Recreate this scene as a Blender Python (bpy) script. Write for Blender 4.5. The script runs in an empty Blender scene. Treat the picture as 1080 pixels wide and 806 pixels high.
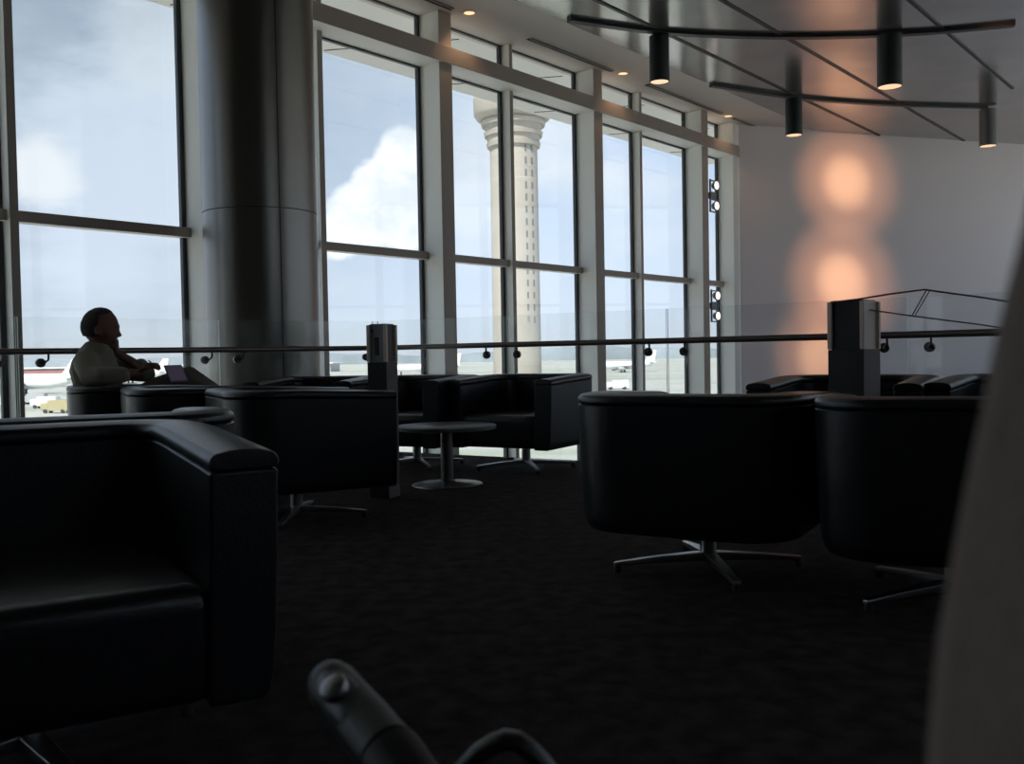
import bpy, bmesh, math, random
from mathutils import Vector, Matrix, noise
random.seed(7)
PI = math.pi
C = bpy.context.scene.collection

# ------------------------------------------------------------------ camera
F = 1010.0; W, H = 1080, 806; CH = 0.8
p = math.atan(29/F); r = math.radians(1.03)
Fw = Vector((0, math.cos(p), -math.sin(p))); R0 = Vector((1,0,0)); U0 = R0.cross(Fw)
Rv = R0*math.cos(r) - U0*math.sin(r); Uv = R0*math.sin(r) + U0*math.cos(r)
cam = bpy.data.cameras.new('camera'); camo = bpy.data.objects.new('camera', cam); C.objects.link(camo)
M = Matrix((Rv, Uv, -Fw)).transposed().to_4x4(); M.translation = Vector((0,0,CH)); camo.matrix_world = M
cam.sensor_width = 36; cam.lens = 36*F/W; cam.clip_start = .02; cam.clip_end = 20000
cam.dof.use_dof = True; cam.dof.focus_distance = 6.5; cam.dof.aperture_fstop = 8.0
bpy.context.scene.camera = camo
def ray(x, y): return (Rv*(x-W/2) + Uv*(H/2-y) + Fw*F)/F
def at_z(x, y, z):
    d = ray(x, y); k = (z-CH)/d.z; return Vector((0,0,CH)) + d*k
def at_y(x, y, Y):
    d = ray(x, y); return Vector((0,0,CH)) + d*(Y/d.y)

# ------------------------------------------------------------------ materials
def mat(name, col, rough=.6, metal=0, emit=None, es=0, coat=0, spec=None, noise_s=0, noise_a=0, bump=0, bump_s=50, stretch=None, sheen=0):
    m = bpy.data.materials.new(name); m.use_nodes = True; nt = m.node_tree; b = nt.nodes['Principled BSDF']
    b.inputs['Base Color'].default_value = (*col, 1); b.inputs['Roughness'].default_value = rough; b.inputs['Metallic'].default_value = metal
    if coat: b.inputs['Coat Weight'].default_value = coat; b.inputs['Coat Roughness'].default_value = .25
    if sheen: b.inputs['Sheen Weight'].default_value = sheen
    if spec is not None: b.inputs['Specular IOR Level'].default_value = spec
    if emit: b.inputs['Emission Color'].default_value = (*emit, 1); b.inputs['Emission Strength'].default_value = es
    if noise_s or bump:
        tc = nt.nodes.new('ShaderNodeTexCoord'); mp = nt.nodes.new('ShaderNodeMapping'); nt.links.new(tc.outputs['Object'], mp.inputs[0])
        if stretch: mp.inputs['Scale'].default_value = stretch
    if noise_s:
        n = nt.nodes.new('ShaderNodeTexNoise'); n.inputs['Scale'].default_value = noise_s; n.inputs['Detail'].default_value = 6
        nt.links.new(mp.outputs[0], n.inputs['Vector'])
        mr = nt.nodes.new('ShaderNodeMapRange'); mr.inputs[1].default_value = .3; mr.inputs[2].default_value = .7
        mr.inputs[3].default_value = 1-noise_a; mr.inputs[4].default_value = 1+noise_a
        nt.links.new(n.outputs[0], mr.inputs[0])
        mx = nt.nodes.new('ShaderNodeVectorMath'); mx.operation = 'SCALE'; mx.inputs[0].default_value = col
        nt.links.new(mr.outputs[0], mx.inputs['Scale']); nt.links.new(mx.outputs[0], b.inputs['Base Color'])
    if bump:
        n2 = nt.nodes.new('ShaderNodeTexNoise'); n2.inputs['Scale'].default_value = bump_s; n2.inputs['Detail'].default_value = 4
        nt.links.new(mp.outputs[0], n2.inputs['Vector'])
        bp = nt.nodes.new('ShaderNodeBump'); bp.inputs['Strength'].default_value = bump; bp.inputs['Distance'].default_value = .01
        nt.links.new(n2.outputs[0], bp.inputs['Height']); nt.links.new(bp.outputs[0], b.inputs['Normal'])
    return m
def glassmat(name, tint, refl=1.0, dirt=0.0):
    m = bpy.data.materials.new(name); m.use_nodes = True; nt = m.node_tree; nt.nodes.clear()
    o = nt.nodes.new('ShaderNodeOutputMaterial'); t = nt.nodes.new('ShaderNodeBsdfTransparent'); t.inputs[0].default_value = (*tint, 1)
    g = nt.nodes.new('ShaderNodeBsdfGlossy'); g.inputs['Roughness'].default_value = .01
    fr = nt.nodes.new('ShaderNodeFresnel'); 
    ge = nt.nodes.new('ShaderNodeNewGeometry'); pw = nt.nodes.new('ShaderNodeMapRange'); nt.links.new(ge.outputs['Backfacing'], pw.inputs[0])
    pw.inputs[3].default_value = 1.45; pw.inputs[4].default_value = 1/1.45; nt.links.new(pw.outputs[0], fr.inputs[0])
    mu = nt.nodes.new('ShaderNodeMath'); mu.operation = 'MULTIPLY'; mu.inputs[1].default_value = refl
    nt.links.new(fr.outputs[0], mu.inputs[0])
    mx = nt.nodes.new('ShaderNodeMixShader'); nt.links.new(mu.outputs[0], mx.inputs[0]); nt.links.new(t.outputs[0], mx.inputs[1]); nt.links.new(g.outputs[0], mx.inputs[2])
    out = mx
    if dirt:
        d = nt.nodes.new('ShaderNodeBsdfDiffuse'); d.inputs[0].default_value = (.6,.63,.62,1)
        m2 = nt.nodes.new('ShaderNodeMixShader'); m2.inputs[0].default_value = dirt
        nt.links.new(mx.outputs[0], m2.inputs[1]); nt.links.new(d.outputs[0], m2.inputs[2]); out = m2
    nt.links.new(out.outputs[0], o.inputs[0]); return m

leather = mat('black_leather', (.010,.0115,.015), .36, bump=.12, bump_s=160, spec=.5)
leather_seat = mat('black_leather_seat', (.012,.013,.017), .30, bump=.1, bump_s=120, spec=.5)
chrome = mat('brushed_chrome', (.45,.44,.43), .28, 1)
carpet = mat('charcoal_carpet', (.062,.047,.046), .95, noise_s=14, noise_a=.45, bump=.9, bump_s=220, spec=.1)
plaster = mat('white_plaster', (.86,.79,.80), .85)
soffit_m = mat('warm_soffit', (.66,.61,.56), .8)
metalceil = mat('brushed_ceiling_metal', (.42,.41,.40),   .17, .85, noise_s=1.3, noise_a=.15, stretch=(1,1,1), bump=.03, bump_s=6)
dark_trim = mat('dark_bronze', (.03,.028,.027), .45, .5)
post_m = mat('window_frame_paint', (.86,.85,.80), .6)
mull_m = mat('mullion_paint', (.78,.77,.72), .5)
gasket = mat('dark_gasket', (.05,.055,.06), .5)
col_m = mat('column_steel', (.17,.162,.15), .30, 1, bump=.02, bump_s=3)
seam_m = mat('dark_seam', (.02,.02,.02), .7)
winglass = glassmat('window_glass', (.975,.985,.985), 1.0)
railglass = glassmat('railing_glass', (.962,.975,.972), .8, .006)
railedge = mat('railing_glass_edge', (.45,.58,.55), .25)
rail_m = mat('handrail_bronze', (.15,.125,.11), .35, .6)
puck_m = mat('bracket_metal', (.06,.058,.055), .35, .8)
pil_dark = mat('pedestal_black', (.010,.011,.012), .6)
pil_blue = mat('pedestal_grey_face', (.2,.23,.25), .45)
pil_brown = mat('pedestal_bronze_side', (.11,.088,.076), .6)
pil_strip = mat('pedestal_clear_strip', (.75,.62,.52), .5)
table_top_m = mat('table_top_stone', (.10,.098,.095), .4, noise_s=9, noise_a=.2)
table_m = mat('table_steel', (.20,.19,.185), .32, .9)
warm = (1.0,.62,.36)
lens_m = mat('warm_lens', (.8,.6,.4), .5, emit=(1,.62,.38), es=.6)
down_m = mat('downlight_lens', (.8,.6,.4), .5, emit=(1,.60,.33), es=.8)
spotlens = mat('spot_lens', (.9,.85,.8), .5, emit=(1,.82,.74), es=1.1)
cyl_m = mat('cylinder_housing', (.022,.024,.026), .4, .4)
cyl_g = mat('cylinder_housing_grey', (.16,.16,.155), .4, .6)
concrete = mat('tower_concrete', (.40,.37,.32), .85, noise_s=.25, noise_a=.06)
towerglass = mat('tower_glass', (.22,.30,.36), .2)
slit_m = mat('tower_slit', (.16,.17,.18), .6)
skin = mat('skin', (.16,.075,.055), .6)
hair_m = mat('hair', (.035,.026,.022), .8, noise_s=60, noise_a=.3)
shirt_m = mat('khaki_shirt', (.22,.205,.155), .9, bump=.4, bump_s=25)
trous_m = mat('tan_trousers', (.13,.115,.085), .9, bump=.3, bump_s=25)
shoe_m = mat('shoe', (.02,.015,.012), .5)
tab_m = mat('tablet_cover', (.16,.12,.20), .4)
tab_s = mat('tablet_screen', (.05,.05,.06), .15, emit=(.55,.42,.70), es=.03)
fabric = mat('taupe_wing_fabric', (.20,.15,.12), .95, noise_s=90, noise_a=.12, bump=.3, bump_s=300, sheen=.2)
rubber = mat('handle_rubber', (.013,.013,.015), .5, bump=.1, bump_s=80)
button_m = mat('handle_button', (.30,.30,.31), .42, 1, noise_s=40, noise_a=.25)
wire_m = mat('thin_wire', (.22,.18,.165), .5, .3)
asphalt = mat('apron', (.30,.30,.28), .9, noise_s=.02, noise_a=.15)

# ------------------------------------------------------------------ helpers
def obj(name, bm, m, parent=None, smooth=False, bevel=0, seg=2, auto=40):
    me = bpy.data.meshes.new(name); bmesh.ops.recalc_face_normals(bm, faces=bm.faces[:]); bm.to_mesh(me); bm.free()
    for mm in (m if isinstance(m, (list,tuple)) else [m]): me.materials.append(mm)
    o = bpy.data.objects.new(name, me); C.objects.link(o); o.parent = parent
    if bevel:
        b = o.modifiers.new('bevel', 'BEVEL'); b.width = bevel; b.segments = seg; b.limit_method = 'ANGLE'; b.angle_limit = math.radians(35)
    if smooth or bevel:
        me.polygons.foreach_set('use_smooth', [True]*len(me.polygons))
        if auto:
            me.set_sharp_from_angle(angle=math.radians(auto)) if not bevel else None
        if bevel:
            w = o.modifiers.new('wn', 'WEIGHTED_NORMAL'); w.keep_sharp = False
    return o
def tag(o, label, cat, group=None, kind=None):
    if label: o['label'] = label
    if cat: o['category'] = cat
    if group: o['group'] = group
    if kind: o['kind'] = kind
    return o
def thing(name, label, cat, loc=(0,0,0), rz=0, group=None):
    o = bpy.data.objects.new(name, None); C.objects.link(o); o.location = loc; o.rotation_euler = (0,0,rz); o.empty_display_size = .1
    return tag(o, label, cat, group)
def struct(name, bm, m, parent=None, **k):
    o = obj(name, bm, m, parent, **k)
    if parent is None: o['kind'] = 'structure'
    return o
def box(bm, c, s, rot=None, mi=0):
    g = bmesh.ops.create_cube(bm, size=1)
    mt = Matrix.Translation(Vector(c)) @ (rot.to_4x4() if rot is not None else Matrix.Identity(4)) @ Matrix.Diagonal((*s, 1))
    bmesh.ops.transform(bm, matrix=mt, verts=g['verts'])
    for f in {f for v in g['verts'] for f in v.link_faces}: f.material_index = mi
    return g['verts']
def frame_of(d):
    d = d.normalized(); a = Vector((0,0,1)) if abs(d.z) < .9 else Vector((1,0,0))
    x = a.cross(d).normalized(); return x, d.cross(x)
def tube(bm, pts, rad, n=12, cap=True, flat=None):
    pts = [Vector(q) for q in pts]; rings = []; X = None
    rads = rad if isinstance(rad, (list,tuple)) else [rad]*len(pts)
    for i, q in enumerate(pts):
        d = (pts[min(i+1, len(pts)-1)] - pts[max(i-1, 0)])
        if X is None: X, Y = frame_of(d)
        else:
            dn = d.normalized(); X = (X - dn*X.dot(dn)).normalized(); Y = dn.cross(X)
        rings.append([bm.verts.new(q + X*math.cos(2*PI*k/n)*rads[i]*(flat[0] if flat else 1) + Y*math.sin(2*PI*k/n)*rads[i]*(flat[1] if flat else 1)) for k in range(n)])
    for a, b in zip(rings, rings[1:]):
        for k in range(n): bm.faces.new((a[k], a[(k+1)%n], b[(k+1)%n], b[k]))
    if cap: bm.faces.new(rings[0][::-1]); bm.faces.new(rings[-1])
def lathe(bm, prof, n=48, c=(0,0,0), cap=True):
    rings = [[bm.verts.new((c[0]+rr*math.cos(2*PI*k/n), c[1]+rr*math.sin(2*PI*k/n), c[2]+z)) for k in range(n)] for rr, z in prof]
    for a, b in zip(rings, rings[1:]):
        for k in range(n): bm.faces.new((a[k], a[(k+1)%n], b[(k+1)%n], b[k]))
    if cap: bm.faces.new(rings[0][::-1]); bm.faces.new(rings[-1])
def prism(bm, pts, z0, z1):
    a = [bm.verts.new((x,y,z0)) for x,y in pts]; b = [bm.verts.new((x,y,z1)) for x,y in pts]; n = len(pts)
    bm.faces.new(a[::-1]); bm.faces.new(b)
    for i in range(n): bm.faces.new((a[i], a[(i+1)%n], b[(i+1)%n], b[i]))
def nb(): return bmesh.new()
def copytree(o, parent=None):
    c = o.copy(); C.objects.link(c); c.parent = parent
    for ch in list(o.children): copytree(ch, c)
    return c

# ------------------------------------------------------------------ room shell
ANG = math.radians(39.7)
u = Vector((math.sin(ANG), math.cos(ANG), 0)); n = Vector((-math.cos(ANG), math.sin(ANG), 0))
D = 7.7
CEIL = .8 + .517*D
LOW = -4.5; PD = .36
RW = Matrix((u, n, Vector((0,0,1)))).transposed()      # local x along the wall, y outward
def wp(t, d, z): return u*t + n*d + Vector((0,0,z))
T0, T1 = -6.0, 2.035*D
W0 = wp(T1, D, 0); W1 = W0 + Vector((.951,.309,0))*9
WL = wp(T0, D, 0)
poly = [(WL.x,WL.y), (W0.x,W0.y), (W1.x,W1.y), (W1.x,-5), (WL.x,-5)]
# J = corner line of the balcony railing
J = [(-9.7,-3.4), (-7.2,.6), (-5.0,3.9), (-4.15,5.05), (-3.22,6.2), (-2.25,7.3), (-1.15,8.15), (-.04,7.45), (1.12,6.75), (2.42,5.8), (3.45,4.75), (4.5,3.5), (6.5,1.0), (12.6,-4.9)]
bm = nb(); prism(bm, J + [(-9.7,-4.98)], -.35, 0); struct('floor', bm, carpet)
bm = nb(); prism(bm, poly, LOW-.2, LOW); struct('floor_2', bm, mat('lower_floor', (.20,.19,.18), .5))
def wallseg(name, a, b, z0, z1, th, m):
    a = Vector((a[0],a[1],0)); b = Vector((b[0],b[1],0)); d = (b-a).normalized(); o = Vector((-d.y, d.x, 0))*th
    bm = nb(); prism(bm, [tuple((a)[:2]), tuple((b)[:2]), tuple((b+o)[:2]), tuple((a+o)[:2])], z0, z1); return struct(name, bm, m)
wallseg('wall_right', W0 + Vector((-.02,0,0)), W1, LOW, CEIL+.3, .2, plaster)
darkwall = mat('dark_wall', (.25,.235,.22), .8)
wallseg('wall_east', W1, (W1.x,-5), LOW, .5, .2, darkwall)
def added_side_window(no, y0, y1):  # unseen east window, added to bring daylight onto the end wall
    root = bpy.data.objects.new('window_%d' % no, None); C.objects.link(root); root['kind'] = 'structure'; root.location = (W1.x+.1, (y0+y1)/2, .5)
    h = CEIL-.5
    bm = nb(); box(bm, (0,0,h/2), (.012, y1-y0-.1, h)); obj('pane', bm, winglass, root)
    bm = nb()
    for yy in (-(y1-y0)/2+.05, (y1-y0)/2-.05): box(bm, (0,yy,h/2), (.2,.1,h))
    for zz in (.04, 1.6, h-.04): box(bm, (0,0,zz), (.1,y1-y0-.2,.07))
    obj('window_frame', bm, mull_m, root)
yy = -5
for q_ in range(9):
    if q_ < 2: wallseg('wall_east_%d' % q_, (W1.x, yy+(W1.y+5)/9), (W1.x, yy), .5, CEIL, .2, darkwall); yy += (W1.y+5)/9; continue
    added_side_window(60+q_, yy, yy+(W1.y+5)/9); yy += (W1.y+5)/9
wallseg('wall_back', (W1.x,-5), (WL.x,-5), LOW, 2.4, .2, darkwall)
for q_ in range(6):     # unseen high windows behind the viewer, added to brighten the end wall
    if q_ < 4:
        xb = WL.x + (W1.x-WL.x)*q_/6; wallseg('wall_back_%d' % (q_+2), (xb+(W1.x-WL.x)/6,-5), (xb,-5), 2.4, CEIL+.3, .2, darkwall); continue
    xa = WL.x + (W1.x-WL.x)*(q_+.5)/6; wd_ = (W1.x-WL.x)/6; hh = CEIL-2.4
    root = bpy.data.objects.new('window_%d' % (80+q_), None); C.objects.link(root); root['kind'] = 'structure'; root.location = (xa,-5.1,2.4)
    bm = nb(); box(bm, (0,0,hh/2), (wd_-.1,.012,hh)); obj('pane', bm, winglass, root)
    bm = nb()
    for xx in (-wd_/2+.05, wd_/2-.05): box(bm, (xx,0,hh/2), (.1,.2,hh))
    for zz in (.04, hh-.04): box(bm, (0,0,zz), (wd_-.2,.1,.07))
    obj('window_frame', bm, mull_m, root)
wallseg('wall_left', (WL.x,-5), WL, LOW, CEIL+.3, .2, darkwall)
bm = nb(); q1 = wp(T0,D+PD+.1,0); q2 = W0 + n*(PD+.1)
prism(bm, [(q1.x,q1.y),(q2.x,q2.y),(W0.x,W0.y),(W1.x,W1.y),(W1.x+.2,-5.2),(WL.x-.3,-5.2)], CEIL, CEIL+.3); struct('ceiling', bm, soffit_m)
# brushed metal ceiling field, just proud of the soffit, edge parallel to the window wall
ED = D - .88
def on_n(t, d): v = wp(t, d, 0); return (v.x, v.y)
e0 = on_n(T0, ED)
k = (ED - n.dot(Vector((W0.x,W0.y,0)))) / n.dot(Vector((.951,.309,0)))
we = W0 + Vector((.951,.309,0))*k
bm = nb(); prism(bm, [e0, (we.x,we.y-.01), (W1.x-.02,W1.y-.02), (W1.x-.02,-4.9), (WL.x+.05,-4.9)], CEIL-.035, CEIL-.002)
struct('ceiling_2', bm, metalceil)
CM = CEIL - .035
# dark joints running parallel to the window wall
for i, (px, py, t1px) in enumerate([(700, 34, (930,144)), (830, 40, (1031,152)), (1000, 35, None)]):
    a = at_z(px, py, CM); d = n.dot(a)
    t1 = u.dot(at_z(*t1px, CM)) - .05 if t1px else u.dot(at_z(1075, 92, CM))
    bm = nb(); box(bm, wp((T0+t1)/2, d, CM-.006), (t1-T0, .045, .012), RW); struct('trim_%d' % (i+1), bm, dark_trim)

# ------------------------------------------------------------------ window wall
PER = .404*D; P1 = 1.0615*D
PD = .36                                  # depth of the posts
posts = [P1 + PER*k for k in range(-5, 4)]
BB, BT = .8+.44*D, .8+.44*D+.195
posts = [t for t in posts if T0+.1 < t < T1-.2]
GY = D + PD - .03
i_t = 10
room_face_m = mat('taupe_room_face', (.40,.34,.29), .55)  # darker taupe, set only on faces turned towards the room
def mark_room_faces(bm, nn=n):
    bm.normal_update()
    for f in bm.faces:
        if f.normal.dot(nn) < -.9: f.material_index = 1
for t in posts:
    bm = nb(); box(bm, wp(t, D+PD/2, (LOW+CEIL)/2), (.215, PD, CEIL-LOW), RW); mark_room_faces(bm); struct('trim_%d' % i_t, bm, [post_m, room_face_m], bevel=.008); i_t += 1
bm = nb(); box(bm, wp(T1-.12, D+PD/2+.02, (LOW+CEIL)/2), (.2, PD, CEIL-LOW), RW); struct('trim_%d' % i_t, bm, post_m, bevel=.008); i_t += 1
bm = nb(); box(bm, wp((T0+T1)/2-.0, D+PD/2-.015, (BB+BT)/2), (T1-T0-.1, PD+.03, BT-BB), RW); mark_room_faces(bm); struct('trim_%d' % i_t, bm, [post_m, room_face_m], bevel=.006); i_t += 1
edges = [T0+.02] + posts + [T1-.12]
TR = .8+.153*D
wi = 1
for a, b in zip(edges, edges[1:]):
    a2 = a + .1075; b2 = b - .1075
    m0 = a + .183*D
    has = m0 < b2 - .4
    root = bpy.data.objects.new('window_%d' % wi, None); C.objects.link(root); root['kind'] = 'structure'; wi += 1
    root.location = wp((a2+b2)/2, GY, LOW); root.rotation_euler = (0,0,PI/2-ANG)
    inv = root.location
    def L(t, dn, z): return (t-(a2+b2)/2, dn-GY, z-LOW)
    def lb(bm, t0, t1, d0, d1, z0, z1, mi=0):
        c = L((t0+t1)/2, (d0+d1)/2, (z0+z1)/2); box(bm, c, (t1-t0, d1-d0, z1-z0), None, mi)
    cells = [(a2, m0-.035), (m0+.035, b2)] if has else [(a2, b2)]
    if has:
        bm = nb(); lb(bm, m0-.035, m0+.035, GY-.15, GY+.03, LOW, CEIL); mark_room_faces(bm, Vector((0,1,0))); obj('mullion', bm, [mull_m, room_face_m], root, bevel=.004)
    for (c0, c1) in cells:
        for (z0, z1) in ((LOW, -1.05), (-1.05, TR), (TR, BB), (BT, CEIL)):
            bm = nb(); lb(bm, c0+.012, c1-.012, GY-.006, GY+.006, z0+.01, z1-.01); obj('pane', bm, winglass, root)
            bm = nb()
            for (x0,x1,y0,y1) in ((c0,c0+.035,z0,z1),(c1-.045,c1,z0,z1),(c0,c1,z1-.02,z1),(c0,c1,z0,z0+.02)):
                lb(bm, x0, x1, GY-.022, GY+.022, y0, y1)
            obj('glazing_bead', bm, gasket, root)
        for zt in (-1.05, TR):
            bm = nb(); lb(bm, c0, c1, GY-.10, GY+.03, zt-.045, zt+.045); mark_room_faces(bm, Vector((0,1,0))); obj('transom', bm, [mull_m, room_face_m], root, bevel=.004)
# outside canopy seen through the high panes
canopy = mat('canopy_panel', (.85,.84,.79), .7)
bm = nb(); box(bm, wp((T0+T1)/2, D+PD+.02+.9, CEIL+.12), (T1-T0+6, 1.9, .20), RW)
t = T0-3
while t < T1+3:
    box(bm, wp(t, D+PD+.1+.9, CEIL+.018), (.015, 1.8, .01), RW @ Matrix.Rotation(.5,3,'Z'), 1); t += 2.2
struct('ceiling_3', bm, [canopy, seam_m])

# ------------------------------------------------------------------ column
cx, cy, cr = -2.155, 8.35, .484
root = bpy.data.objects.new('column', None); C.objects.link(root); root.location = (cx,cy,LOW)
tag(root, 'large round dark brushed metal column standing in front of the windows', 'column')
bm = nb(); lathe(bm, [(cr,0),(cr,2.05-LOW-.004)], 96); obj('lower_cladding', bm, col_m, root, smooth=True)
bm = nb(); lathe(bm, [(cr-.006,2.05-LOW-.004),(cr-.006,2.05-LOW+.004)], 96, cap=False); obj('joint_ring', bm, seam_m, root, smooth=True)
bm = nb(); lathe(bm, [(cr,2.05-LOW+.004),(cr,CEIL-LOW-.002)], 96); obj('upper_cladding', bm, col_m, root, smooth=True)
aa = math.radians(-90+33)
bm = nb(); box(bm, (math.cos(aa)*cr, math.sin(aa)*cr, (CEIL-LOW)/2), (.004,.008,CEIL-LOW-.01), Matrix.Rotation(aa,3,'Z')); obj('vertical_joint', bm, seam_m, root)

# ------------------------------------------------------------------ railing
rl = thing('glass_railing', 'curved frameless glass balustrade with dark round handrail along the balcony edge', 'railing')
Jv = [Vector((x,y,0)) for x,y in J]
def inward(d): return Vector((d.y,-d.x,0))
for a, b in zip(Jv, Jv[1:]):
    d = (b-a).normalized(); L_ = (b-a).length; ins = inward(d)
    npan = max(1, round(L_/1.45))
    for q in range(npan):
        s0 = L_*q/npan + .008; s1 = L_*(q+1)/npan - .008
        bm = nb(); rot = Matrix((d, Vector((-d.y,d.x,0)), Vector((0,0,1)))).transposed()
        c = a + d*(s0+s1)/2 + ins*.05
        box(bm, (c.x,c.y,.47), (s1-s0, .012, 1.26), rot)
        bm.normal_update()
        for f in bm.faces:
            if f.calc_area() < .3 : f.material_index = 1
        obj('glass_panel', bm, [railglass, railedge], rl)
        for s in (s0+.13, s1-.13):
            if a.x < -4.5 or a.x > 4: continue
            q0 = a + d*s + ins*.058; z = .80
            bm = nb(); ax = ins
            tube(bm, [q0+Vector((0,0,z)), q0+ax*.022+Vector((0,0,z))], .030, 20)
            tube(bm, [q0+ax*.02+Vector((0,0,z)), q0+ax*.05+Vector((0,0,z+.002))+d*.012, q0+ax*.062+Vector((0,0,z+.02))+d*.03, q0+ax*.065+Vector((0,0,z+.058))+d*.03], .007, 8)
            obj('rail_bracket', bm, puck_m, rl, smooth=True)
# smooth hand rail
off = []
for i, v in enumerate(Jv):
    dd = (Jv[min(i+1,len(Jv)-1)] - Jv[max(i-1,0)]).normalized(); off.append(v + inward(dd)*.125 + Vector((0,0,.875)))
sm = []
for i in range(1, len(off)-2):
    p0,p1,p2,p3 = off[i-1],off[i],off[i+1],off[i+2]
    for k in range(8):
        t = k/8
        c1 = .5*((2*p1)+(p2-p0)*t+(2*p0-5*p1+4*p2-p3)*t*t+(3*p1-p0-3*p2+p3)*t**3)
        lin = p1.lerp(p2,t); sm.append(lin.lerp(c1,.6))
bm = nb(); tube(bm, sm, .021, 16); obj('handrail', bm, rail_m, rl, smooth=True)

# ------------------------------------------------------------------ ceiling fittings
def cyl_lamp(px, py, dia, ln, label, m=cyl_m):
    q = at_z(px, py, CM); t = thing('cylinder_downlight', label, 'ceiling light', (q.x,q.y,CM-.042-ln), 0, 'black cylinder lights under the metal ceiling')
    R = dia/2
    bm = nb(); lathe(bm, [(R-.02,.035),(R-.008,.0),(R,0),(R,ln),(R*.5,ln)], 40); obj('housing', bm, m, t, smooth=True)
    bm = nb(); lathe(bm, [(R*.5,.006),(R-.012,.006),(R-.012,.02)], 40); obj('lens', bm, lens_m, t, smooth=True)
    l = bpy.data.lights.new('cylinder_glow','SPOT'); l.energy = 9; l.color = warm; l.spot_size = 1.2; l.spot_blend = .8; l.shadow_soft_size = .06
    lo = bpy.data.objects.new('lamp_glow', l); C.objects.link(lo); lo.parent = t; lo.location = (0,0,-.02)
cyl_lamp(695, 35, .245, .56, 'black cylinder ceiling light nearest the windows, at the crossing of track and joint')
cyl_lamp(938, 34, .30, .64, 'largest black cylinder ceiling light, hanging in the orange glow')
cyl_lamp(837, 102, .26, .56, 'small black cylinder ceiling light in the middle of the farther curved track')
cyl_lamp(1042, 113, .27, .60, 'grey-sided cylinder ceiling light at the right end of the farther track', cyl_g)
def track(pts, wid, label):
    P = [at_z(x,y,CM-.02) for x,y in pts]; out = []
    PP = [P[0]*2-P[1]] + P + [P[-1]*2-P[-2]]
    for i in range(1, len(PP)-2):
        for k in range(8):
            t = k/8; p0,p1,p2,p3 = PP[i-1:i+3]
            out.append(.5*((2*p1)+(p2-p0)*t+(2*p0-5*p1+4*p2-p3)*t*t+(3*p1-p0-3*p2+p3)*t**3))
    out.append(P[-1]); bm = nb()
    rings = []
    for i, q in enumerate(out):
        d = (out[min(i+1,len(out)-1)] - out[max(i-1,0)]).normalized(); s = Vector((-d.y,d.x,0))*wid/2
        rings.append([bm.verts.new(q+s+Vector((0,0,.018))), bm.verts.new(q-s+Vector((0,0,.018))), bm.verts.new(q-s-Vector((0,0,.02))), bm.verts.new(q+s-Vector((0,0,.02)))])
    for a, b in zip(rings, rings[1:]):
        for k in range(4): bm.faces.new((a[k],a[(k+1)%4],b[(k+1)%4],b[k]))
    bm.faces.new(rings[0]); bm.faces.new(rings[-1][::-1])
    tag(obj('lighting_track', bm, cyl_m), label, 'track')
track([(600,21),(690,33),(780,38),(880,38.5),(980,34),(1070,26)], .10, 'thick curved dark track on the metal ceiling linking the two nearer cylinder lights')
track([(750,90),(837,102.5),(900,108),(960,111),(1040,113)], .09, 'thinner curved dark track on the metal ceiling beside the wall')
for (px,py,lab) in ((495,13,'small round warm recessed downlight nearest, left end of the soffit row'),(657,77,'round warm recessed downlight in the middle of the soffit row'),(768,122,'round warm recessed downlight farthest along the soffit, by the wall')):
    q = at_z(px,py,CEIL); t = thing('recessed_downlight', lab, 'ceiling light', (q.x,q.y,CEIL-.012), 0, 'downlights in the window soffit')
    bm = nb(); lathe(bm, [(.062,.004),(.066,0),(.085,.004),(.085,.01)], 32, cap=False); obj('trim_ring', bm, soffit_m, t, smooth=True)
    bm = nb(); lathe(bm, [(.001,.005),(.064,.005)], 32, cap=False); obj('lens', bm, down_m, t)
    l = bpy.data.lights.new('downlight_glow','SPOT'); l.energy = 7; l.color = warm; l.spot_size = 1.9; l.spot_blend = .8; l.shadow_soft_size = .05
    lo = bpy.data.objects.new('lamp_glow', l); C.objects.link(lo); lo.parent = t; lo.location = (0,0,-.02)
for (x0,y0,x1,y1,lab) in ((440,-3,474,10,'dark slot air diffuser at the left end of the soffit'),(552,42,640,76,'long dark slot air diffuser in the soffit over the control tower window'),
        (674,91,755,121,'dark slot air diffuser between the middle and far downlights'),(770,125,797,136,'short dark slot air diffuser in the soffit at the wall corner')):
    a = at_z(x0,y0,CEIL); b = at_z(x1,y1,CEIL); ta, tb = u.dot(a), u.dot(b); dn = D-.13
    root = thing('slot_diffuser', lab, 'air vent', wp((ta+tb)/2, dn, CEIL-.012), PI/2-ANG, 'slot diffusers in the window soffit')
    for s in (-1,0,1):
        bm = nb(); box(bm, (0, s*.028, 0), (tb-ta, .010, .012)); obj('blade', bm, soffit_m if s else dark_trim, root)
    bm = nb(); box(bm, (0,0,.003), (tb-ta, .08, .005)); obj('slot', bm, seam_m, root)

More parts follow.
